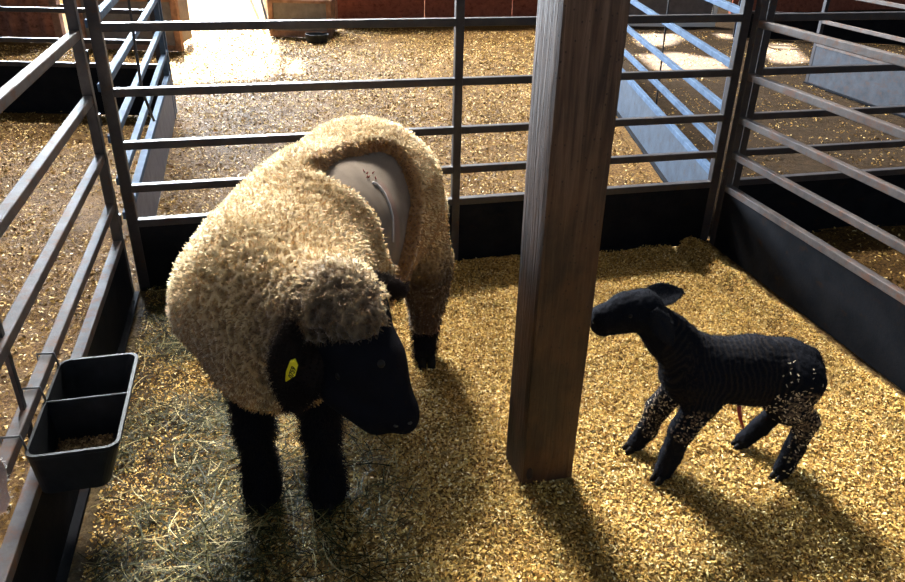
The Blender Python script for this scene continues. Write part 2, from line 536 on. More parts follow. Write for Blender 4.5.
# ------------------------------------------------------------------ steel panels
HB = [1.154, 0.90, 0.678, 0.488]
def panel(name, label, P0, P1, rails, z_sheet, m_rail, m_sheet, uprights, side=1, hr=1.28, group=None, bottom=0.0, lip=True, rs=0.034, sheet=True, cat='fence panel'):
    """steel corral panel: local x runs along the panel; side = +1/-1 the face where the kick sheet sits"""
    P0 = Vector(P0); P1 = Vector(P1)
    d = P1 - P0; L = d.length
    t = thing(name, label, cat, (P0.x, P0.y, 0), math.atan2(d.y, d.x), group or 'steel corral panels')
    h = rs / 2
    for z in rails:
        obj('rail', box(0, L, -h, h, z - h, z + h), m_rail, t, bevel=.004)
    if sheet:
        obj('top_angle', box(0, L, -h * 1.1, h * 1.1, z_sheet - rs, z_sheet), m_rail, t, bevel=.003)
        bm = box(0.005, L - .005, side * (h - .004), side * (h - .001), bottom, z_sheet - .01)
        obj('kick_sheet', bm, m_sheet, t)
        if lip: obj('bottom_angle', box(0.005, L - .005, *sorted((side * (h - .003), side * (h + .024))), bottom, bottom + .014), M_sheet, t)
    for (ux, uw) in uprights:
        hy = h * 1.15 if uw > .025 else .006
        top = hr if uw > .025 else rails[0] + h
        obj('upright', box(ux - uw / 2, ux + uw / 2, -hy, hy, 0.0, top), (M_steel if m_rail is M_brown else m_rail), t, bevel=.004 if uw > .025 else .001)
    return t

LB = (PR - PL).length
back = panel('corral_panel', 'dark steel rail panel across the back of the pen behind the ewe', PL, PR, HB, 0.345, M_steel, M_sheet,
             [(0.018, .046), (LB * 0.513, .038), (LB - .018, .046)], side=-1)
# left side panel
QL = Vector((-1.468, 3.001))
LL = 3.6
left = panel('corral_panel', 'weathered steel panel along the left side with the black feeder hooked on', QL, QL + DS * LL,
             [1.141, 0.894, 0.657, 0.441], 0.285, M_brown, M_sheet, [(0.02, .046), (1.50, .020), (LL - .02, .04)], side=1)
QR = Vector((1.402, 3.735))
right = panel('corral_panel', 'weathered steel panel along the right side of the pen beyond the lamb', QR, QR + DS * 3.6,
              [1.137, 0.894, 0.683, 0.503], 0.345, M_brown, M_sheet, [(0.02, .046), (3.58, .04)], side=-1, lip=False)
# panels leading away behind the pen
A0 = PL + Vector((-0.04, 0.08)); A1 = A0 + 3.12 * Vector((-math.sin(.275), math.cos(.275)))
panel('corral_panel', 'galvanised panel with bluish light put into its colour, running away behind the left corner post', A0, A1, [1.154, 0.90, 0.68, 0.49], 0.345, M_bluelit, M_sheetgrey,
      [(3.1, .04), (2.9, .03)], side=-1, lip=False)
B0 = Vector((1.405, 3.90)); B1 = Vector((1.40, 8.3))
panel('corral_panel', 'galvanised panel with bluish light put into its colour, running away behind the timber post, right of centre', B0, B1, [1.154, 0.90, 0.68, 0.49], 0.345, M_bluelit, M_sheetblue,
      [(0.03, .04), (4.38, .04)], side=1)
# the same line of panels goes on to the right of the pen
E0 = PR + DB * 0.09
panel('corral_panel', 'dark steel panel continuing the back line beyond the right corner', E0, E0 + DB * 3.0, HB, 0.345, M_steel, M_sheet,
      [(0.02, .04), (2.98, .04)], side=-1)
# neighbour pen on the left
panel('corral_panel', 'low dark steel panel closing the neighbouring pen far left', (-5.6, 6.0), (-2.33, 6.06), [0.79, 0.565], 0.40, M_steel, M_sheet,
      [(0.02, .04), (3.25, .04)], side=-1, hr=.95)
# far right pen
panel('corral_panel', 'blue-grey sheet and rail panel standing free at far upper right', (3.58, 7.85), (4.10, 5.8), [1.05, 0.86, 0.60], 0.40, M_brown, M_sheetdull,
      [(0.02, .045), (2.1, .04)], side=-1, hr=1.15)
panel('corral_panel', 'low dark panel in the far right background behind the free panel', (3.7, 10.6), (7.6, 10.1), [0.85, 0.58], 0.34, M_steel, M_sheet,
      [(0.02, .045), (3.9, .04)], side=-1, hr=.95)

# hinge rods at the two back corners
for (px, py, lab) in ((-1.462, 3.015, 'thin steel drop pin joining the panels at the left corner'), (1.398, 3.715, 'thin steel drop pin joining the panels at the right corner')):
    t = thing('drop_pin', lab, 'pin', (px, py, 0), group='drop pins at the back corners')
    obj('rod', tube(bmesh.new(), [(0, 0, .02), (0, 0, 1.24)], .0075, 10), M_wire, t, smooth=True)
    for z in (.36, .80, 1.05):
        obj('collar', tube(bmesh.new(), [(0, 0, z - .025), (0, 0, z + .025)], .014, 10), M_steel, t, smooth=False)

# ------------------------------------------------------------------ timber post
def timber_post():
    bm = bmesh.new()
    A, B, Cc = Vector((0.1877, 1.927)), Vector((0.2334, 1.7959)), Vector((0.394, 1.8385))
    D = A + Cc - B
    ring = [A, B, Cc, D]
    t = thing('timber_post', 'square rough-sawn timber post stained dark near the floor beside the lamb', 'post', (0.29, 1.88, 0))
    base = Vector((0.29, 1.88))
    zs = [-0.02 + i * 0.06 for i in range(62)]
    rings = []
    for z in zs:
        row = []
        for k in range(4):
            p0, p1 = ring[k], ring[(k + 1) % 4]
            for j in range(8):
                p = p0.lerp(p1, j / 8) - base
                w_ = (noise.noise(Vector((p.x * 9, p.y * 9, z * 2.2))) * .002)
                w_ += (-.001 if j == 0 else .001)
                nrm = p.normalized()
                row.append(bm.verts.new((p.x + nrm.x * w_, p.y + nrm.y * w_, z)))
        rings.append(row)
    N = 32
    for q in range(len(rings) - 1):
        for k in range(N):
            bm.faces.new((rings[q][k], rings[q][(k + 1) % N], rings[q + 1][(k + 1) % N], rings[q + 1][k]))
    bm.faces.new(rings[-1])
    obj('timber', bm, M_wood, t)
    # knot on the foot of the right face and a nail stub on the left face
    nrm = Vector(((Cc - B).y, -(Cc - B).x, 0)).normalized()
    c = B.lerp(Cc, .12) - base
    bm = bmesh.new()
    mm = Matrix.Translation((c.x + nrm.x * .0015, c.y + nrm.y * .0015, .055)) @ nrm.to_track_quat('Z', 'Y').to_matrix().to_4x4() @ Matrix.Diagonal((.55, 1.25, .3, 1))
    bmesh.ops.create_uvsphere(bm, u_segments=16, v_segments=8, radius=.019, matrix=mm)
    obj('knot', bm, plain('dark_knot', (.02, .012, .008), .8), t, smooth=True)
    return t
timber_post()

# ------------------------------------------------------------------ feed trough
def rrect(x0, x1, y0, y1, r, n=6):
    out = []
    for cx_, cy_, a0 in ((x1 - r, y0 + r, -PI / 2), (x1 - r, y1 - r, 0), (x0 + r, y1 - r, PI / 2), (x0 + r, y0 + r, PI)):
        for i in range(n + 1):
            a_ = a0 + i / n * PI / 2
            out.append((cx_ + r * math.cos(a_), cy_ + r * math.sin(a_)))
    return out

def feeder():
    # local x: away from the fence; local y: along the fence, toward the viewer; origin below the rail
    ang = math.atan2(DS.y, DS.x)
    d4 = QL + DS * 1.215
    t = thing('feed_trough', 'black plastic two-compartment feeder hooked over the left panel rail', 'feed trough', (d4.x, d4.y, 0), ang)
    # in this frame local x = along fence (toward viewer), local y = into the pen
    Lx, Wy, zt, zb = 0.44, 0.215, 0.418, 0.278
    y0 = 0.024
    def wall(name, x0, x1, outline_only=False):
        bm = bmesh.new()
        th = .006
        top_o = rrect(x0, x1, y0, y0 + Wy, .03)
        bot_o = rrect(x0 + .022, x1 - .022, y0 + .002, y0 + Wy - .045, .03)
        top_i = rrect(x0 + th, x1 - th, y0 + th, y0 + Wy - th, .026)
        bot_i = rrect(x0 + .022 + th, x1 - .022 - th, y0 + .002 + th, y0 + Wy - .045 - th, .026)
        lipo = rrect(x0 - .002, x1 + .002, y0 - .001, y0 + Wy + .003, .031)
        rg = []
        for pts, z in ((bot_o, zb), (top_o, zt - .012), (lipo, zt - .010), (lipo, zt), (top_i, zt), (bot_i, zb + th)):
            rg.append([bm.verts.new((p[0], p[1], z + (0.012 if False else 0))) for p in pts])
        N = len(rg[0])
        for q in range(len(rg) - 1):
            for k in range(N):
                bm.faces.new((rg[q][k], rg[q][(k + 1) % N], rg[q + 1][(k + 1) % N], rg[q + 1][k]))
        bm.faces.new(rg[0][::-1]); bm.faces.new(rg[-1])
        return obj(name, bm, M_black, t, smooth=False)
    wall('bin', 0, Lx)
    # raised back plate against the fence
    # divider
    xm = Lx * 0.46
    bm = bmesh.new()
    prof = [(y0 + .004, zt - .004), (y0 + Wy - .005, zt - .004), (y0 + Wy - .05, zb + .004), (y0 + .006, zb + .004)]
    for s in (-1, 1):
        pass
    a_ = [bm.verts.new((xm - .004, p[0], p[1])) for p in prof]
    b_ = [bm.verts.new((xm + .004, p[0], p[1])) for p in prof]
    bm.faces.new(a_); bm.faces.new(b_[::-1])
    for k in range(4): bm.faces.new((a_[k], b_[k], b_[(k + 1) % 4], a_[(k + 1) % 4]))
    obj('divider', bm, M_black, t, bevel=.003)
    # three wire hooks over the rail (rail top at z = .527)
    for hx in (0.03, xm, Lx - .03):
        bm = tube(bmesh.new(), [(hx, y0 + .004, zt - .03), (hx, y0 + .001, .435), (hx, .0215, .462), (hx, -.0215, .4635), (hx, -.0235, .43), (hx, -.0235, .405)], .0032, 8)
        obj('hook', bm, M_wire, t, smooth=True)
    # feed remnants
    for (x0, x1, n, zz, lab, g0) in ((xm + .03, Lx - .035, 2600, .022, 'brown feed and chaff left in the near half of the feeder', .05), (.035, xm - .03, 500, .004, 'a few flakes of feed in the far half of the feeder', .09)):
        px = rng.uniform(x0, x1, n); py = rng.uniform(y0 + .02 + (g0 - .05), y0 + Wy - .06, n)
        ca, sa = math.cos(ang), math.sin(ang)
        wx = d4.x + px * ca - py * sa; wy = d4.y + px * sa + py * ca
        o = scatter('leftover_feed', wx, wy, rng.uniform(.005, .014, n), rng.uniform(.002, .006, n), M_stuckfeed, zz, lab, 'feed', .5,
                    hf=lambda a, b: np.full(a.shape, zb + .008))
M_stuckfeed = chip_mat('feed', [(0.0, (0.05, 0.03, 0.015)), (0.6, (0.20, 0.13, 0.06)), (1.0, (0.5, 0.36, 0.18))])
feeder()

# ------------------------------------------------------------------ implicit animal bodies
class Field:
    def __init__(s, lo, hi, h):
        s.lo = np.array(lo, float); s.h = h
        n = np.ceil((np.array(hi) - s.lo) / h).astype(int) + 1
        ax = [s.lo[i] + h * np.arange(n[i]) for i in range(3)]
        s.ax = ax; s.n = n
        s.F = np.full(n, 9.0, np.float32)
    def eval(s, a, b, ra, rb, sc=(1, 1, 1), up=None):
        """distance to a tapered capsule; sc squashes space (>1 = thinner that way)"""
        a = np.array(a, float); b = np.array(b, float); sc = np.array(sc, float)
        X = ((s.ax[0] - a[0]) * sc[0])[:, None, None].astype(np.float32)
        Y = ((s.ax[1] - a[1]) * sc[1])[None, :, None].astype(np.float32)
        Z = ((s.ax[2] - a[2]) * sc[2])[None, None, :].astype(np.float32)
        d = (b - a) * sc
        dd = max(float(d @ d), 1e-9)
        t = np.clip((X * d[0] + Y * d[1] + Z * d[2]) / dd, 0, 1)
        q = (X - t * d[0]) ** 2
        q = q + (Y - t * d[1]) ** 2
        q = q + (Z - t * d[2]) ** 2
        return np.sqrt(q) - (ra + (rb - ra) * t)
    def add(s, a, b, ra, rb, k=.03, sc=(1, 1, 1)):
        d = s.eval(a, b, ra, rb, sc)
        h = np.clip(.5 + .5 * (s.F - d) / k, 0, 1)
        s.F = (s.F * (1 - h) + d * h - k * h * (1 - h)).astype(np.float32)
        return s
    def cut(s, D, k=.02):
        """smooth subtraction of field D"""
        d = -D
        h = np.clip(.5 - .5 * (s.F - d) / k, 0, 1)
        s.F = (s.F * (1 - h) + d * h + k * h * (1 - h)).astype(np.float32)
        return s
    def mesh(s):
        F = s.F; nx, ny, nz = F.shape
        ins = F < 0
        cnt = np.zeros((nx - 1, ny - 1, nz - 1), np.int8)
        for i in (0, 1):
            for j in (0, 1):
                for k in (0, 1):
                    cnt += ins[i:nx - 1 + i, j:ny - 1 + j, k:nz - 1 + k]
        act = (cnt > 0) & (cnt < 8)
        I, J, K = np.nonzero(act)
        idx = np.full(act.shape, -1, np.int64); idx[I, J, K] = np.arange(len(I))
        acc = np.zeros((len(I), 3)); c = np.zeros(len(I))
        corners = [(i, j, k) for i in (0, 1) for j in (0, 1) for k in (0, 1)]
        for p in corners:
            for ax in range(3):
                if p[ax]: continue
                q = list(p); q[ax] = 1
                f0 = F[I + p[0], J + p[1], K + p[2]]; f1 = F[I + q[0], J + q[1], K + q[2]]
                m = (f0 < 0) != (f1 < 0)
                t = np.where(m, f0 / np.where(m, f0 - f1, 1), 0)
                pt = np.tile(np.array(p, float), (len(I), 1)); pt[:, ax] = t
                acc += pt * m[:, None]; c += m
        P = acc / c[:, None] + np.stack([I, J, K], -1)
        V = s.lo + P * s.h
        quads = []
        for ax in range(3):
            o1, o2 = [(1, 2), (2, 0), (0, 1)][ax]
            sl0 = [slice(None)] * 3; sl1 = [slice(None)] * 3
            sl0[ax] = slice(0, -1); sl1[ax] = slice(1, None)
            A = ins[tuple(sl0)]; B = ins[tuple(sl1)]
            ch = A != B
            e = np.array(np.nonzero(ch)).T
            ok = (e[:, o1] > 0) & (e[:, o2] > 0) & (e[:, o1] < F.shape[o1] - 1) & (e[:, o2] < F.shape[o2] - 1)
            e = e[ok]
            flip = A[e[:, 0], e[:, 1], e[:, 2]]
            d1 = np.zeros(3, int); d1[o1] = 1; d2 = np.zeros(3, int); d2[o2] = 1
            c0 = idx[tuple((e - d1 - d2).T)]; c1 = idx[tuple((e - d2).T)]; c2 = idx[tuple(e.T)]; c3 = idx[tuple((e - d1).T)]
            qd = np.stack([c0, c1, c2, c3], -1)
            qd[~flip] = qd[~flip][:, ::-1]
            quads.append(qd)
        Q = np.concatenate(quads)
        # smooth a little
        N = len(V)
        for _ in range(2):
            sm = np.zeros((N, 3)); cn = np.zeros(N)
            for a_, b_ in ((0, 1), (1, 2), (2, 3), (3, 0)):
                for ch in range(3):
                    sm[:, ch] += np.bincount(Q[:, a_], V[Q[:, b_], ch], N)
                    sm[:, ch] += np.bincount(Q[:, b_], V[Q[:, a_], ch], N)
                cn += np.bincount(Q[:, a_], minlength=N) + np.bincount(Q[:, b_], minlength=N)
            V = .5 * V + .5 * sm / np.maximum(cn, 1)[:, None]
        return V, Q

def vnormals(V, Q):
    n = np.cross(V[Q[:, 2]] - V[Q[:, 0]], V[Q[:, 3]] - V[Q[:, 1]])
    N = np.zeros_like(V)
    for k in range(4):
        for ch in range(3):
            N[:, ch] += np.bincount(Q[:, k], n[:, ch], len(V))
    return N / np.maximum(np.linalg.norm(N, axis=1), 1e-9)[:, None]

def n3(P, s, seed=0.0):
    return np.array([noise.noise(Vector((p[0] * s + seed, p[1] * s + seed * .7, p[2] * s - seed))) for p in P])

def smooth01(x): x = np.clip(x, 0, 1); return x * x * (3 - 2 * x)

def near(P, a, b):
    a = np.array(a, float); b = np.array(b, float); d = b - a
    t = np.clip(((P - a) @ d) / (d @ d), 0, 1)
    return np.linalg.norm(P - a - t[:, None] * d, axis=1)

def fuzz(name, V, Nn, col, n, length, parent, mat, r=.0009, pick=None, gravity=.3, clumps=0):
    p = pick / pick.sum() if pick is not None else None
    idx = rng.choice(len(V), n, p=p)
    root = V[idx] + rng.normal(0, .002, (n, 3)) - Nn[idx] * .002
    L = length * rng.uniform(.5, 1.3, n)
    d = Nn[idx] + rng.normal(0, .35, (n, 3)) + np.array([0, 0, -gravity])
    d /= np.linalg.norm(d, axis=1)[:, None]
    side = np.cross(d, rng.normal(0, 1, (n, 3))); side /= np.linalg.norm(side, axis=1)[:, None]
    pts = np.stack([root + d * (L * s)[:, None] + side * (L * .22 * math.sin(s * 4.0))[:, None] for s in (0, .34, .67, 1)], 1)
    if clumps:
        from mathutils.kdtree import KDTree
        ci = rng.choice(len(V), clumps)
        cp = V[ci]; cd = Nn[ci] + rng.normal(0, .33, (clumps, 3)) + np.array([0, 0, -gravity]); cd /= np.linalg.norm(cd, axis=1)[:, None]
        cl = length * rng.uniform(.75, 1.25, clumps)
        kd = KDTree(clumps)
        for i, p_ in enumerate(cp): kd.insert(p_, i)
        kd.balance()
        own = np.array([kd.find(q_)[1] for q_ in root])
        shade = rng.uniform(.62, 1.12, clumps)[own]
        for j, (s, wt) in enumerate(((0, .1), (.34, .45), (.67, .75), (1, .92))):
            tgt = cp[own] + cd[own] * (cl[own] * s)[:, None]
            pts[:, j] = pts[:, j] * (1 - wt) + tgt * wt
        col = col[idx] * np.concatenate([np.repeat(shade[:, None], 3, 1), np.ones((n, 1))], 1)
        idx = np.arange(n)
    cu = bpy.data.hair_curves.new(name)
    cu.add_curves([4] * n)
    cu.points.foreach_set('position', pts.astype(np.float32).ravel())
    ra = cu.attributes.get('radius') or cu.attributes.new('radius', 'FLOAT', 'POINT')
    ra.data.foreach_set('value', np.tile(np.array([r, r * .9, r * .7, r * .3], np.float32), n))
    ca = cu.attributes.new('coat', 'FLOAT_COLOR', 'CURVE')
    ca.data.foreach_set('color', col[idx].astype(np.float32).ravel())
    cu.materials.append(mat)
    o = bpy.data.objects.new(name, cu)
    C.objects.link(o)
    o.parent = parent
    return o

def rgba(c, n): return np.tile(np.array([*c, 1.0]), (n, 1))
def blend(A, c, m):
    m = np.clip(m, 0, 1)[:, None]
    return A * (1 - m) + np.array([*c, 1.0]) * m

def leaf_ear(name, parent, root, tip, width, face, col, mat, thick=.006, cup=.35, prof=None, origin=(0, 0, 0), hair=0, hair_len=.012):
    """ear: a cupped leaf lofted from root to tip, its inner side facing `face`"""
    O = Vector(origin)
    root = Vector(root) - O; tip = Vector(tip) - O
    ax = (tip - root); Ln = ax.length; ax.normalize()
    face = Vector(face); face = (face - ax * face.dot(ax)).normalized()
    side = ax.cross(face)
    nu, nv = 18, 12
    prof = prof or [.45, .72, .92, 1.0, .97, .82, .55, .16]
    Vv, Qq = [], []
    for i in range(nu + 1):
        s = i / nu
        q = s * (len(prof) - 1); i0 = min(int(q), len(prof) - 2); wv = prof[i0] * (1 - (q - i0)) + prof[i0 + 1] * (q - i0)
        wv *= width / 2
        c = root + ax * Ln * s
        th = thick * (1.4 - s * .8)
        for j in range(2 * nv):
            a_ = j / (2 * nv) * 2 * PI
            u = math.cos(a_)
            vv = math.sin(a_) * th
            cupz = cup * wv * (u * u) 
            p = c + side * (u * wv) + face * (vv + cupz - cup * wv * .4)
            Vv.append(p)
    n2 = 2 * nv
    for i in range(nu):
        for j in range(n2):
            Qq.append((i * n2 + j, i * n2 + (j + 1) % n2, (i + 1) * n2 + (j + 1) % n2, (i + 1) * n2 + j))
    Vv = np.array([tuple(p) for p in Vv]); Qq = np.array(Qq)
    # close the ends
    bm = bmesh.new()
    vs = [bm.verts.new(p) for p in Vv]
    for q in Qq: bm.faces.new([vs[k] for k in q])
    bm.faces.new(vs[:n2][::-1]); bm.faces.new(vs[-n2:])
    o = obj(name, bm, mat, parent, smooth=True)
    at = o.data.attributes.new('coat', 'FLOAT_COLOR', 'POINT')
    at.data.foreach_set('color', np.tile(np.array([*col, 1.0], np.float32), len(Vv)))
    if hair:
        Nn = vnormals(Vv, Qq)
        cen = Vv.reshape(nu + 1, n2, 3).mean(1).repeat(n2, 0)
        sgn = np.sign(((Vv - cen) * Nn).sum(1)); Nn *= np.where(sgn == 0, 1, sgn)[:, None]
        fuzz('ear_hair', Vv, Nn, rgba(col, len(Vv)), hair, hair_len, o, M_fuzz, .0007)
    return o

def hoof(parent, c, d, size=.03, mat=None):
    """cloven hoof: two toes pointing along d (2-D)"""
    d = Vector((d[0], d[1], 0)).normalized(); s = Vector((-d.y, d.x, 0))
    bm = bmesh.new()
    for k in (-1, 1):
        rings = []
        for (z, f, r_) in ((0.0, .55, .52), (.5, .35, .50), (1.0, .05, .42)):
            ring = []
            for j in range(10):
                a_ = j / 10 * 2 * PI
                p = Vector(c) + s * (k * size * .46 + math.cos(a_) * size * r_ * .8) + d * (f * size + math.sin(a_) * size * r_ * 1.5) + Vector((0, 0, z * size * 1.1))
                ring.append(bm.verts.new(p))
            rings.append(ring)
        for q in range(2):
            for j in range(10): bm.faces.new((rings[q][j], rings[q][(j + 1) % 10], rings[q + 1][(j + 1) % 10], rings[q + 1][j]))
        bm.faces.new(rings[0][::-1]); bm.faces.new(rings[-1])
    return obj('hoof', bm, mat or M_hoof, parent, smooth=True)

def ball(name, parent, c, r, mat, sc=(1, 1, 1)):
    bm = bmesh.new()
    bmesh.ops.create_uvsphere(bm, u_segments=16, v_segments=10, radius=r, matrix=Matrix.Translation(c) @ Matrix.Diagonal((*sc, 1)))
    return obj(name, bm, mat, parent, smooth=True)

# ------------------------------------------------------------------ the ewe
def ewe():
    O = np.array([-0.36, 2.05, 0.0])
    t = thing('ewe', 'woolly ewe with black face and a shorn patch on her flank, standing head down', 'sheep', tuple(O))
    lo, hi = (-1.0, 1.15, -0.02), (0.2, 3.0, 1.15)
    h = .0075
    # joints (world)
    poll = np.array([-0.245, 1.56, 0.765]); face_mid = np.array([-0.185, 1.475, 0.67]); muz = np.array([-0.118, 1.415, 0.575])
    wither = np.array([-0.485, 1.93, 0.615]); mid = np.array([-0.42, 2.20, 0.655]); rump = np.array([-0.325, 2.52, 0.675])
    # --- skin body
    B = Field(lo, hi, h)
    B.add(wither, mid, .240, .238, .06).add(mid, rump, .238, .228, .06)
    B.add((-.50, 1.84, .56), (-.47, 1.80, .50), .20, .16, .06)
    B.add(rump, (-.31, 2.60, .60), .215, .17, .06)
    # neck and head
    B.add((-.47, 1.82, .66), (-.32, 1.66, .71), .15, .105, .06)
    B.add((-.32, 1.66, .71), poll, .105, .088, .05)
    B.add(poll, face_mid, .086, .076, .03)
    B.add(face_mid, muz, .076, .046, .03)
    B.add(muz + [0.004, -.004, .004], muz + [0.012, -.012, -.012], .040, .034, .015)       # nose pad and lips
    B.add(face_mid + [-.055, .01, -.065], muz + [-.045, .0, -.018], .056, .036, .025)          # jaw
    B.add(face_mid + [-.075, .0, -.075], muz + [-.060, .0, -.012], .052, .040, .025)
    B.add(poll + [-.03, -.01, -.05], face_mid + [-.035, .01, -.05], .070, .055, .03)         # cheek
    # front legs
    for (x, yk) in ((-.575, 1.735), (-.378, 1.735)):
        B.add((x + .01, 1.83, .46), (x, 1.775, .33), .095, .062, .05)
        B.add((x, 1.775, .33), (x, 1.755, .24), .058, .056, .02)
        B.add((x, 1.755, .24), (x + .006, 1.75, .12), .048, .044, .02)
        B.add((x + .006, 1.75, .11), (x + .012, 1.725, .035), .052, .058, .02)
    # hind legs
    for (x, y0, s) in ((-.145, 2.60, 1), (-.46, 2.72, -1)):
        hx = x + .03 * s
        B.add((x - .035 * s, y0 - .03, .56), (hx - .01 * s, y0 - .06, .42), .095, .080, .06)
        B.add((hx, y0 - .06, .42), (hx + .01, y0 + .01, .27), .085, .058, .03)
        B.add((hx + .01, y0 + .01, .27), (hx + .01, y0 - .05, .10), .050, .042, .02)
        B.add((hx + .01, y0 - .05, .10), (hx + .01, y0 - .10, .035), .045, .042, .02)
    # udder
    B.add((-.26, 2.52, .42), (-.25, 2.50, .37), .075, .055, .04)
    B.add((-.215, 2.46, .36), (-.205, 2.44, .315), .020, .011, .015)
    V, Q = B.mesh()
    N = vnormals(V, Q)
    col = rgba((.007, .007, .010), len(V))
    # shorn pinkish-grey skin on trunk, black head and legs
    trunk = smooth01((V[:, 2] - .49) / .06) * smooth01((V[:, 1] - 1.72) / .1)
    col = blend(col, (.215, .175, .14), trunk)
    col[:, :3] *= (1 + .18 * n3(V, 28, 11.) + .15 * n3(V, 9, 12.))[:, None] ** 1
    # scar line and the small red nicks on the shorn flank
    sc1 = near(V, (-.22, 2.24, .84), (-.18, 2.20, .77)); sc2 = near(V, (-.18, 2.20, .77), (-.165, 2.14, .68))
    col = blend(col, (.30, .17, .14), smooth01((.03 - np.minimum(sc1, sc2)) / .02) * trunk * .5)
    nb = n3(V, 60, 3.0)
    ud = smooth01((.12 - near(V, (-.26, 2.52, .44), (-.22, 2.46, .34))) / .04)
    col = blend(col, (.03, .022, .022), ud)
    hl = near(V, (-.10, 2.56, .42), (-.11, 2.55, .1))
    body = np_mesh('body', V - O, Q.ravel(), 4, M_skin, {'coat': col}, t, smooth=True)
    # --- the fleece
    W = Field(lo, hi, .006)
    W.add(wither, mid, .285, .280, .07).add(mid, rump, .280, .272, .07)
    W.add((-.505, 1.86, .60), (-.475, 1.80, .54), .265, .21, .07)
    W.add(rump, (-.310, 2.60, .63), .265, .225, .06)
    W.add((-.46, 1.80, .66), (-.315, 1.63, .72), .205, .135, .08)
    W.add((-.315, 1.63, .72), (-.262, 1.565, .775), .130, .098, .05)
    W.add((-.275, 1.57, .80), (-.215, 1.50, .775), .078, .062, .03)                        # wool cap on the poll
    W.add((-.35, 1.60, .66), (-.31, 1.54, .60), .085, .055, .05)                           # cheek wool
    for (x, y0, s) in ((-.145, 2.60, 1), (-.46, 2.72, -1)):
        hx = x + .03 * s
        W.add((x - .02 * s, y0 - .02, .58), (hx, y0 - .05, .40), .135, .108, .05)
        W.add((hx, y0 - .05, .40), (hx + .01, y0 - .005, .26), .105, .076, .03)
        W.add((hx + .01, y0 - .005, .26), (hx + .012, y0 - .04, .15), .076, .058, .03)
    # shorn opening on the left flank (picture right)
    D = Field(lo, hi, .006); D.F[:] = 9
    path = [((-.36, 2.16, .93), .035), ((-.29, 2.27, .925), .065), ((-.21, 2.33, .885), .085), ((-.16, 2.27, .80), .090), ((-.145, 2.18, .72), .080), ((-.16, 2.11, .64), .065), ((-.18, 2.08, .52), .075)]
    for (p0, r0), (p1, r1) in zip(path, path[1:]): D.add(p0, p1, r0, r1, .03)
    D.add((-.42, 2.10, .955), (-.32, 2.12, .92), .03, .060, .03).add((-.32, 2.12, .92), (-.225, 2.12, .82), .065, .075, .03).add((-.225, 2.12, .82), (-.19, 2.07, .72), .075, .075, .03)
    D.add((-.30, 2.20, .91), (-.24, 2.22, .87), .075, .08, .03).add((-.24, 2.22, .87), (-.20, 2.17, .80), .08, .08, .03)
    W.cut(D.F, .025)
    # keep the fleece a shell so the skin shows in the opening
    V, Q = W.mesh()
    N = vnormals(V, Q)
    # crimped locks: ridged noise, finer on the head
    wob = np.stack([n3(V, 6, 1.), n3(V, 6, 5.), n3(V, 6, 9.)], -1) * .025
    P = (V + wob) * np.array([1, 1, .62])
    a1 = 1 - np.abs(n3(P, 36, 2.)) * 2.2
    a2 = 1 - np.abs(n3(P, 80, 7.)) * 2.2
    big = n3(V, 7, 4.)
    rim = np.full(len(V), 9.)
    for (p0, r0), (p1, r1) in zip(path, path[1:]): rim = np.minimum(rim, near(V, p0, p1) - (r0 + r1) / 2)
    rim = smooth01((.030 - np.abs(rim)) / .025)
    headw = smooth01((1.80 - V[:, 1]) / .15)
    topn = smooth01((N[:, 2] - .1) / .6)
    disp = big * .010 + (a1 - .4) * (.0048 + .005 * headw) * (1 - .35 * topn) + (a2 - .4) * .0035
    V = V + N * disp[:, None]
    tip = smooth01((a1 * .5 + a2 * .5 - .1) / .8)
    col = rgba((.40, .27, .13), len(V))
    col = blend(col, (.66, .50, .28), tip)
    # greyer on the left shoulder and belly, darker brown toward the head and down the hind leg
    col = blend(col, (.26, .125, .045), rim * .8)      # wool cut close here is deep orange-brown
    grey = smooth01((-.52 - V[:, 0]) / .14) * smooth01((.80 - V[:, 2]) / .25)
    col = blend(col, (.25, .20, .165), grey * (.7 + .3 * tip))
    hd = smooth01((1.70 - V[:, 1]) / .20)
    col = blend(col, (.12, .082, .052), hd * (1.0 - .25 * tip))
    mask = smooth01((.10 - near(V, (-.25, 1.50, .74), (-.16, 1.42, .62))) / .03)
    col = blend(col, (.03, .024, .02), mask * .6)
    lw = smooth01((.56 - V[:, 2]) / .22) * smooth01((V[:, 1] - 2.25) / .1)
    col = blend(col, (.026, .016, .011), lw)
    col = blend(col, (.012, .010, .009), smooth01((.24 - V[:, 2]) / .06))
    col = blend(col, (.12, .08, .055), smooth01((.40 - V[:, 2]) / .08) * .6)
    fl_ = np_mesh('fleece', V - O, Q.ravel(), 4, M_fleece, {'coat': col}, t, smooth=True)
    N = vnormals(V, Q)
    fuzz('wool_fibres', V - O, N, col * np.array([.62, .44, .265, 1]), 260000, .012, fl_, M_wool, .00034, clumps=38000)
    # leg and face hair
    Vb = B.mesh()[0]; Qb = None
    V2, Q2 = B.mesh(); N2 = vnormals(V2, Q2)
    pk = ((V2[:, 2] < .36) & (V2[:, 2] > .03)).astype(float)
    fuzz('leg_hair', V2 - O, N2, rgba((.012, .010, .010), len(V2)), 16000, .020, body, M_fuzz, .0007, pk, .9)
    # stitches: pale line on the flank
    return t, O, B, (V2, Q2, N2)
EWE, EO, EB, EM = ewe()

def snap(Vn, p, direction=None):
    """nearest body vertex to p"""
    V, Q, N = Vn
    i = np.argmin(np.linalg.norm(V - np.array(p), axis=1))
    return V[i], N[i]

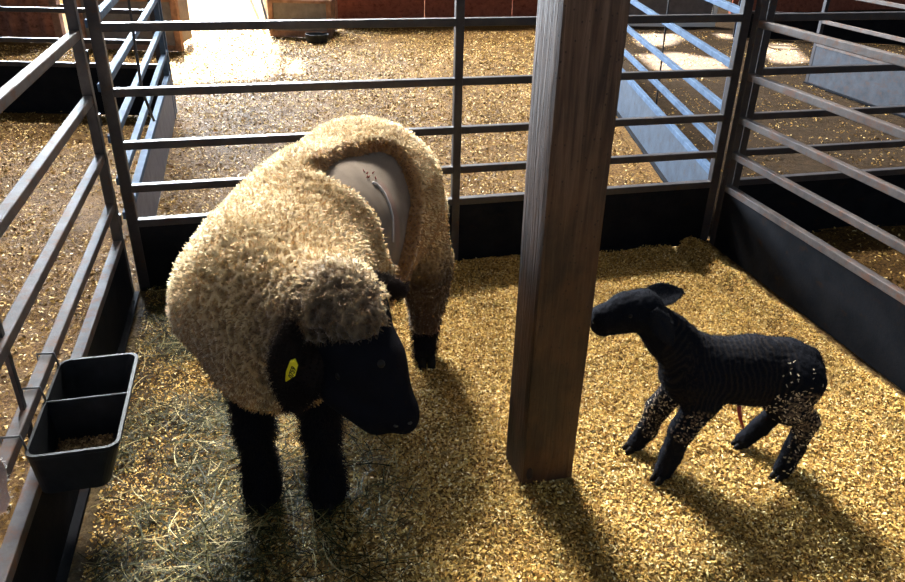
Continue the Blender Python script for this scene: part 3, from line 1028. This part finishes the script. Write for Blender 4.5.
def ewe_details():
    t, O = EWE, EO
    Ov = Vector(O)
    # ears: near one droops with the tag, far one stands out behind the poll
    e1 = leaf_ear('ear', t, (-.325, 1.52, .770), (-.368, 1.425, .575), .145, (.35, -.9, .25), (.020, .014, .012), M_skin, .009, .25, None, O, 9000, .020)
    e2 = leaf_ear('ear', t, (-.265, 1.64, .80), (-.120, 1.65, .775), .080, (.2, -.7, -.3), (.030, .021, .018), M_skin, .011, .35, None, O, 4000, .016)
    # tag
    c = Vector((-.365, 1.432, .672)) - Ov
    ax = Vector((.24, -.10, .95)).normalized()
    nrm = Vector((-.30, -.85, .35)); nrm = (nrm - ax * nrm.dot(ax)).normalized()
    sd = ax.cross(nrm)
    mat = Matrix(((sd.x, ax.x, nrm.x, c.x), (sd.y, ax.y, nrm.y, c.y), (sd.z, ax.z, nrm.z, c.z), (0, 0, 0, 1)))
    out = [(-.010, -.042), (.012, -.008), (.014, .026), (.003, .040), (-.008, .026), (-.013, -.010)]
    bm = bmesh.new()
    a_ = [bm.verts.new(mat @ Vector((x, y, 0))) for x, y in out]; b_ = [bm.verts.new(mat @ Vector((x, y, .002))) for x, y in out]
    bm.faces.new(a_); bm.faces.new(b_)
    for k in range(len(a_)): bm.faces.new((a_[k], b_[k], b_[(k + 1) % len(a_)], a_[(k + 1) % len(a_)]))
    tg = obj('ear_tag', bm, M_yellow, e1)
    tg['label'] = 'yellow plastic ear tag with black numerals'
    fc = bpy.data.curves.new('numerals', 'FONT'); fc.body = '0759'; fc.size = .018; fc.extrude = .0003; fc.align_x = 'CENTER'; fc.align_y = 'CENTER'; fc.offset = .0004
    fc.materials.append(M_ink)
    fo = bpy.data.objects.new('numerals', fc); C.objects.link(fo)
    bpy.context.view_layer.update()
    me = bpy.data.meshes.new_from_object(fo.evaluated_get(bpy.context.evaluated_depsgraph_get()))
    bpy.data.objects.remove(fo)
    fo = bpy.data.objects.new('numerals', me); C.objects.link(fo); fo.parent = tg
    fo.matrix_local = mat @ Matrix.Translation((.004, -.002, .0025)) @ Matrix.Rotation(PI / 2 - .1, 4, 'Z')
    bm = bmesh.new(); bmesh.ops.create_uvsphere(bm, u_segments=12, v_segments=8, radius=.005, matrix=mat @ Matrix.Translation((-.002, .028, .002)))
    obj('rivet', bm, M_yellow, tg, smooth=True)
    # eyes, nostrils
    p, n = snap(EM, (-.150, 1.40, .72)); ball('eye', t, Vector(p - n * .009) - Ov, .013, M_eye)
    p, n = snap(EM, (-.255, 1.44, .66)); ball('eye', t, Vector(p - n * .009) - Ov, .013, M_eye)
    p, n = snap(EM, (-.085, 1.36, .575)); ball('nostril', t, Vector(p - n * .002) - Ov, .006, M_ink, (1, 1, .6))
    p, n = snap(EM, (-.125, 1.345, .57)); ball('nostril', t, Vector(p - n * .002) - Ov, .006, M_ink, (1, 1, .6))
    for (x, y, dx, dy) in ((-.570, 1.70, -.05, -1), (-.372, 1.70, .1, -1), (-.094, 2.475, .05, -1), (-.472, 2.60, 0, -1)):
        hoof(t, Vector((x, y, .0)) - Ov, (dx, dy), .040)
    # stitches and red nicks on the shorn flank
    V, Q, N = EM
    pts = []
    for s in np.linspace(0, 1, 14):
        q = (1 - s) ** 2 * np.array([-.245, 2.20, .87]) + 2 * s * (1 - s) * np.array([-.175, 2.23, .85]) + s * s * np.array([-.175, 2.10, .70])
        p, n = snap(EM, q); pts.append(Vector(p + n * .002) - Ov)
    w_ = tube(bmesh.new(), pts, [.0055 - .0002 * i for i in range(14)], 8)
    o = obj('wound_line', w_, plain('silvery_salve', (.46, .43, .42), .5), t, smooth=True)
    o['label'] = 'pale silvery line of healed incision on the shorn flank'
    bm = bmesh.new()
    for q in ((-.27, 2.23, .88), (-.262, 2.22, .875), (-.28, 2.24, .885), (-.25, 2.26, .88), (-.235, 2.24, .87), (-.272, 2.21, .87), (-.266, 2.235, .88)):
        p, n = snap(EM, q); p = Vector(p + n * .0015) - Ov
        d = Vector((random.uniform(-.6, .6), .3, -.6)).normalized()
        tube(bm, [p - d * .010, p, p + d * .010], [.0008, .0022, .0008], 6)
    o = obj('red_nicks', bm, M_umb, t, smooth=True)
    o['label'] = 'small red scratches'
ewe_details()

# ------------------------------------------------------------------ the lamb
def lamb():
    O = np.array([0.88, 1.95, 0.0])
    t = thing('lamb', 'small black newborn lamb standing right of the timber post, facing it', 'lamb', tuple(O))
    lo, hi = (.36, 1.72, -.03), (1.26, 2.22, .70)
    B = Field(lo, hi, .0045)
    # trunk
    B.add((.775, 1.94, .365), (.93, 1.95, .362), .102, .105, .03)
    B.add((.93, 1.95, .362), (1.035, 1.955, .362), .103, .097, .03)
    B.add((.735, 1.94, .345), (.74, 1.94, .33), .088, .080, .03)
    B.add((1.035, 1.955, .36), (1.062, 1.957, .345), .094, .080, .03)
    # neck
    B.add((.750, 1.94, .390), (.655, 1.94, .480), .088, .066, .035)
    B.add((.655, 1.94, .480), (.570, 1.94, .560), .066, .054, .025)
    # head
    B.add((.562, 1.94, .578), (.515, 1.94, .572), .057, .052, .02)
    B.add((.515, 1.94, .568), (.458, 1.94, .542), .052, .043, .015)
    B.add((.540, 1.94, .545), (.465, 1.94, .513), .044, .030, .015)
    B.add((.452, 1.94, .542), (.448, 1.94, .518), .038, .034, .01)
    # shoulders, near foreleg (reaching slightly forward), far foreleg
    B.add((.765, 1.885, .36), (.775, 1.875, .29), .060, .045, .03)
    B.add((.775, 1.875, .29), (.725, 1.870, .185), .047, .040, .02)
    B.add((.725, 1.870, .185), (.708, 1.872, .085), .037, .033, .015)
    B.add((.708, 1.872, .085), (.688, 1.858, .030), .033, .029, .015)
    B.add((.745, 1.995, .34), (.745, 2.005, .27), .055, .040, .03)
    B.add((.745, 2.005, .27), (.685, 2.01, .165), .044, .039, .02)
    B.add((.685, 2.01, .165), (.660, 2.005, .075), .036, .031, .015)
    B.add((.660, 2.005, .075), (.628, 1.995, .028), .031, .028, .015)
    # hind legs: thigh, hock behind, shank
    B.add((1.055, 1.90, .36), (1.035, 1.885, .285), .080, .064, .03)
    B.add((1.03, 1.885, .285), (1.112, 1.880, .225), .052, .034, .02)
    B.add((1.112, 1.880, .225), (1.095, 1.880, .115), .034, .030, .012)
    B.add((1.095, 1.880, .115), (1.075, 1.875, .030), .031, .028, .012)
    B.add((1.060, 2.00, .34), (1.03, 2.015, .26), .065, .05, .03)
    B.add((1.03, 2.015, .26), (1.10, 2.02, .18), .047, .033, .02)
    B.add((1.10, 2.02, .18), (1.045, 2.025, .085), .033, .029, .012)
    B.add((1.045, 2.025, .085), (.998, 2.02, .030), .030, .028, .012)
    # tail, stubby and hanging
    B.add((1.105, 1.955, .415), (1.130, 1.955, .365), .026, .026, .02)
    B.add((1.130, 1.955, .365), (1.130, 1.955, .315), .025, .016, .02)
    V, Q = B.mesh(); N = vnormals(V, Q)
    # skin folds round the trunk and neck, curly coat
    tr = smooth01((V[:, 0] - .60) / .05) * smooth01((1.06 - V[:, 0]) / .06) * smooth01((V[:, 2] - .25) / .04)
    s = V[:, 0] + n3(V, 12, 2.) * .022 + n3(V, 30, 6.) * .006
    neck = smooth01((.74 - V[:, 0]) / .05)
    ph = s * (1 - neck) + (s * .7 - V[:, 2] * .55) * neck
    fold = np.sin(ph * 2 * PI / .0175)
    V = V + N * (fold * .0015 * tr * smooth01(.5 + n3(V, 14, 8.) * 1.5) + n3(V, 90, 1.) * .0022 + n3(V, 35, 1.) * .002)[:, None]
    col = rgba((.007, .008, .012), len(V))
    col = blend(col, (.030, .024, .020), smooth01((fold - .2) / .8) * tr * .6)
    # birth-dried pale crust and shavings on cheek, legs, haunch
    def patchy(a, b, r, s, th): return smooth01((r - near(V, a, b)) / .02) * smooth01((n3(V, s, 4.) - th) / .12)
    stain = np.maximum.reduce([
        patchy((1.06, 1.84, .30), (1.10, 1.84, .25), .075, 130, .05),
        patchy((.725, 1.85, .20), (.76, 1.84, .25), .05, 150, .20),
        patchy((.70, 1.98, .21), (.68, 1.98, .12), .06, 150, .15),
        patchy((.88, 1.86, .265), (.95, 1.86, .265), .03, 150, .18),
        patchy((1.10, 1.86, .20), (1.10, 1.85, .10), .04, 150, .24),
        patchy((.70, 1.94, .28), (.69, 1.94, .27), .025, 60, -.3)])
    col = blend(col, (.30, .22, .16), stain * .6)
    body = np_mesh('body', V - O, Q.ravel(), 4, M_lamb, {'coat': col}, t, smooth=True)
    N = vnormals(V, Q)
    fuzz('coat_hair', V - O, N, rgba((.011, .012, .016), len(V)), 22000, .0065, body, M_fuzz, .0004)
    Ov = Vector(O)
    leaf_ear('ear', t, (.560, 1.955, .600), (.688, 1.985, .612), .078, (-.1, -.55, .85), (.014, .015, .02), M_lamb, .005, .3, None, O, 1200, .005)
    leaf_ear('ear', t, (.580, 1.890, .600), (.640, 1.858, .505), .062, (-.1, -.8, .5), (.014, .015, .02), M_lamb, .006, -.3, None, O, 1200, .005)
    EMl = (V, Q, N)
    p, n = snap(EMl, (.515, 1.88, .578)); ball('eye', t, Vector(p - n * .005) - Ov, .0078, M_eye)
    p, n = snap(EMl, (.515, 2.00, .578)); ball('eye', t, Vector(p - n * .004) - Ov, .0085, M_eye)
    p, n = snap(EMl, (.415, 1.92, .535)); ball('nostril', t, Vector(p - n * .001) - Ov, .0035, M_ink)
    for (x, y, dx, dy) in ((.678, 1.850, -.8, -.5), (.615, 1.990, -1, -.3), (1.066, 1.868, -.8, -.4), (.985, 2.015, -1, -.1)):
        hoof(t, Vector((x, y, 0)) - Ov, (dx, dy), .024)
    # umbilical cord
    cd = tube(bmesh.new(), [Vector(p) - Ov for p in ((.905, 1.925, .270), (.908, 1.915, .235), (.915, 1.905, .205), (.928, 1.90, .175))], [.009, .007, .006, .004], 8)
    o = obj('umbilical_cord', cd, M_umb, t, smooth=True); o['label'] = 'dark red dried umbilical cord'
    # shavings caught in the coat
    ok = np.zeros(len(V))
    for a, b, r_, w_ in (((1.03, 1.83, .31), (1.10, 1.85, .24), .07, 1), ((.71, 1.98, .22), (.67, 1.98, .12), .055, .6), ((.73, 1.84, .18), (.77, 1.83, .24), .045, .5),
                         ((.87, 1.86, .27), (.95, 1.86, .265), .03, .7), ((1.10, 1.86, .18), (1.09, 1.85, .06), .03, .5), ((1.03, 1.86, .40), (1.06, 1.86, .36), .05, .25)):
        ok = np.maximum(ok, (near(V, a, b) < r_) * w_)
    idx = rng.choice(len(V), 520, p=ok / ok.sum())
    P0 = V[idx] + N[idx] * .004
    u = np.cross(N[idx], rng.normal(0, 1, (520, 3))); u /= np.linalg.norm(u, axis=1)[:, None]
    s_ = np.cross(N[idx], u)
    L = rng.uniform(.003, .010, 520)[:, None] / 2; W_ = rng.uniform(.0015, .004, 520)[:, None] / 2
    PP = np.stack([P0 - u * L - s_ * W_, P0 - u * L + s_ * W_, P0 + u * L + s_ * W_ + N[idx] * .002, P0 + u * L - s_ * W_ + N[idx] * .002], 1).reshape(-1, 3) - O
    ch = np_mesh('clinging_shavings', PP, np.arange(len(PP)), 4, M_stuck, {'tint': np.repeat(rng.uniform(0, 1, 520), 4)}, t)
    ch['kind'] = 'stuff'
    return t
lamb()

# ------------------------------------------------------------------ pale sheep whose muzzle pokes in at the left edge
def pale_sheep():
    O = np.array([-1.75, 1.15, 0.0])
    t = thing('sheep', 'pale pinkish sheep muzzle reaching in at the left edge outside the pen', 'sheep', tuple(O))
    B = Field((-2.7, .75, -.02), (-.93, 1.6, 1.05), .012)
    m = np.array([-0.848, 1.172, .525])
    B.add((-2.4, 1.15, .60), (-1.75, 1.15, .62), .24, .23, .06)
    B.add((-1.75, 1.15, .62), (-1.38, 1.16, .70), .16, .095, .06)
    B.add((-1.38, 1.16, .70), (-1.19, 1.163, .655), .090, .085, .05)
    B.add((-1.19, 1.163, .645), (-1.06, 1.163, .585), .080, .060, .03)
    B.add((-1.06, 1.163, .585), m + [-.05, 0, .022], .060, .042, .03)
    B.add(m + [-.05, 0, .024], m + [-.030, 0, .016], .042, .034, .012)
    B.add(m + [-.075, 0, -.022], m + [-.040, -.004, -.020], .032, .024, .006)
    for x, y in ((-1.85, 1.05), (-1.82, 1.26), (-2.45, 1.05), (-2.42, 1.26)):
        B.add((x, y, .45), (x, y, .22), .085, .04, .04)
        B.add((x, y, .22), (x, y, .02), .034, .032, .02)
    V, Q = B.mesh(); N = vnormals(V, Q)
    col = rgba((.88, .64, .55), len(V))
    col = blend(col, (.70, .64, .56), smooth01((-1.4 - V[:, 0]) / .1))
    col = blend(col, (.16, .10, .09), smooth01((.012 - near(V, m + [-.06, -.045, -.004], m + [-.012, -.03, -.004])) / .006))
    np_mesh('body', V - O, Q.ravel(), 4, M_skin, {'coat': col}, t, smooth=True)
    k = (V[:, 0] > -1.3).astype(float)
    fuzz('muzzle_hair', V - O, N, rgba((.8, .76, .70), len(V)), 5000, .008, t, M_fuzz, .0004, k, 0)
    leaf_ear('ear', t, (-1.24, 1.10, .70), (-1.32, .97, .68), .07, (.5, -.3, .5), (.55, .42, .36), M_skin, .006, .3, None, O)
    leaf_ear('ear', t, (-1.24, 1.225, .70), (-1.32, 1.355, .68), .07, (.5, .3, .5), (.55, .42, .36), M_skin, .006, .3, None, O)
    Ov = Vector(O)
    for s in (-1, 1):
        p, n = snap((V, Q, N), (-1.13, 1.163 + s * .08, .65)); ball('eye', t, Vector(p - n * .005) - Ov, .011, M_eye)
pale_sheep()

# ------------------------------------------------------------------ hanging cords
def cord(name, label, pts, r=.005):
    o = obj(name, tube(bmesh.new(), pts, r, 8), M_cord, None, smooth=True)
    tag(o, label, 'cord', 'thin hanging cords')
cord('hanging_cord', 'thin dark cord hanging beside the far left galvanised panel', [(-1.62, 3.9, 2.2), (-1.625, 3.91, 1.15), (-1.632, 3.9, .71), (-1.595, 3.9, .55)], .007)
cord('hanging_cord', 'thin dark cord hanging against the galvanised panel right of the timber post', [(1.42, 5.45, 2.2), (1.425, 5.45, 1.03), (1.44, 5.44, .32)], .006)

# ------------------------------------------------------------------ background
def wall_boards(name, label, P0, P1, hgt, m, corr=False):
    P0 = Vector(P0); P1 = Vector(P1); d = P1 - P0; L = d.length
    bm = bmesh.new()
    if corr:
        n = int(L / .02)
        rows = []
        for i in range(n + 1):
            u = i / n * L; yv = .025 * math.sin(u * 2 * PI / .19)
            rows.append([bm.verts.new((u, yv, 0)), bm.verts.new((u, yv, hgt)), bm.verts.new((u, yv + .006, hgt)), bm.verts.new((u, yv + .006, 0))])
        for i in range(n):
            for k in range(4):
                bm.faces.new((rows[i][k], rows[i][(k + 1) % 4], rows[i + 1][(k + 1) % 4], rows[i + 1][k]))
        bm.faces.new(rows[0]); bm.faces.new(rows[-1][::-1])
    else:
        nb = max(1, int(L / 1.22)); bw = L / nb
        for i in range(nb):
            bx(bm, i * bw + .004, (i + 1) * bw - .004, 0, .02, 0, hgt)
        bx(bm, 0, L, .02, .06, 0, .09); bx(bm, 0, L, .02, .06, hgt - .09, hgt)
    o = obj(name, bm, m)
    o.location = (P0.x, P0.y, -.01); o.rotation_euler = (0, 0, math.atan2(d.y, d.x))
    return o
tag(wall_boards('wall_back', None, (-1.72, 10.69), (2.0, 11.75), 1.3, M_redply), 'low red-brown boarded wall at the back of the barn', 'wall', kind='structure')
tag(wall_boards('wall_right', None, (4.4, 12.9), (9.2, 14.6), 1.5, M_redply), 'red-brown boarded wall far upper right', 'wall', kind='structure')
tag(wall_boards('wall_left', None, (-7.8, 9.0), (-4.72, 9.12), 1.6, M_rust, True), 'rusty corrugated sheet wall far upper left', 'wall', kind='structure')

# timber stud frame next to the rusty wall
t = thing('stud_wall', 'short brown timber stud wall beside the rusty wall far left', 'stud wall', (-4.45, 9.15, 0))
for i, dx in enumerate((-.22, -.02, .2)):
    obj('stud', box(dx - .045, dx + .045, -.04, .04, 0, 1.5), M_oldwood, t, bevel=.004)
obj('crosspiece', box(-.26, .24, -.06, -.04, .32, .42), M_oldwood, t, bevel=.004)
# low board box left
t = thing('board_bin', 'low grey-brown board bin with timber edges behind the left neighbouring pen', 'bin', (-3.62, 8.75, 0))
obj('board_panel', box(-.56, .46, -.02, .02, .06, .52), M_greybd, t)
obj('board_panel', box(-.56, -.54, .02, .5, .06, .52), M_greybd, t)
obj('board_panel', box(.44, .46, .02, .5, .06, .52), M_greybd, t)
obj('top_rail', box(-.6, .5, -.04, .03, .52, .58), M_oldwood, t, bevel=.004)
for dx in (-.58, .48): obj('corner_post', box(dx - .035, dx + .035, -.05, .03, 0, .62), M_oldwood, t, bevel=.004)
obj('bottom_rail', box(-.6, .5, -.04, .03, 0, .06), M_oldwood, t, bevel=.004)

# feeder cabinet in the middle background
t = thing('timber_bin', 'brown timber bin with a dark recessed front panel in the background', 'bin', (-1.98, 9.85, 0), .02)
obj('front_panel', box(-.34, .34, .0, .015, .07, .40), M_greybd, t)
obj('side_panel', box(-.37, -.355, .0, .5, .0, .40), M_oldwood, t); obj('side_panel', box(.355, .37, .0, .5, .0, .40), M_oldwood, t)
for dx in (-.36, .36): obj('corner_post', box(dx - .03, dx + .03, -.03, .02, 0, .44), M_oldwood, t, bevel=.003)
obj('bottom_rail', box(-.36, .36, -.03, .015, 0, .07), M_oldwood, t, bevel=.003)
obj('top_rail', box(-.36, .36, -.03, .015, .40, .44), M_oldwood, t, bevel=.003)
obj('lid', box(-.38, .38, .0, .5, .44, .46), M_oldwood, t)
for (dx, wd, hh, m_, lab, nm) in ((-.25, .10, .16, M_white, 'small white box standing on the background bin, leftmost', 'box'), (-.08, .17, .10, M_white, 'white tray standing on the background bin between box and red tub', 'tray'), (.17, .20, .14, M_red, 'red tub standing on the background bin', 'tub')):
    o = obj(nm, box(-wd / 2, wd / 2, -.07, .07, 0, hh), m_, None, bevel=.01); o.location = (-1.98 + dx, 10.05, .461)
    tag(o, lab, nm)
t = thing('rubber_tub', 'black rubber tub on the bedding at the foot of the background bin', 'tub', (-1.72, 9.48, 0))
bm = bmesh.new()
rg = []
for (r_, z) in ((.12, .0), (.145, .10), (.135, .10), (.11, .015)):
    rg.append([bm.verts.new((r_ * math.cos(k * PI / 12), r_ * .8 * math.sin(k * PI / 12), z)) for k in range(24)])
for q in range(3):
    for k in range(24): bm.faces.new((rg[q][k], rg[q][(k + 1) % 24], rg[q + 1][(k + 1) % 24], rg[q + 1][k]))
bm.faces.new(rg[0][::-1]); bm.faces.new(rg[-1])
obj('tub_body', bm, M_black, t)
# small timber bracket on the wall left end
o = obj('wall_batten', box(-.03, .03, -.03, .03, 0, 1.0), M_oldwood, None, bevel=.004); o.location = (-1.66, 10.62, 0)
tag(o, 'upright brown batten at the left end of the red-brown wall', 'batten')
# white sawhorse-like pole leaning at the bin
o = obj('leaning_pole', tube(bmesh.new(), [(-2.45, 9.9, .02), (-2.95, 10.5, .9)], .018, 8), M_white, None, smooth=True)
tag(o, 'thin pale pole leaning left of the background bin', 'pole', 'poles leaning by the bin')
o = obj('leaning_pole', tube(bmesh.new(), [(-2.40, 9.98, .02), (-2.75, 10.6, .9)], .014, 8), M_bluelit, None, smooth=True)
tag(o, 'thin grey pole leaning just left of the background bin', 'pole', 'poles leaning by the bin')

# dark board gate with pale frame, upper right
t = thing('board_gate', 'dark grey board gate with a pale right-hand frame in the background', 'gate', (2.1, 11.35, 0), .08)
obj('board', box(0, 1.55, 0, .03, .06, .50), M_greybd, t)
obj('pale_frame', box(1.56, 1.62, -.02, .04, 0, .9), M_white, t, bevel=.004)
obj('bottom_rail', box(0, 1.56, -.03, .0, .0, .06), M_white, t, bevel=.004)
obj('top_rail', box(0, 1.56, -.03, .0, .50, .55), M_oldwood, t, bevel=.004)
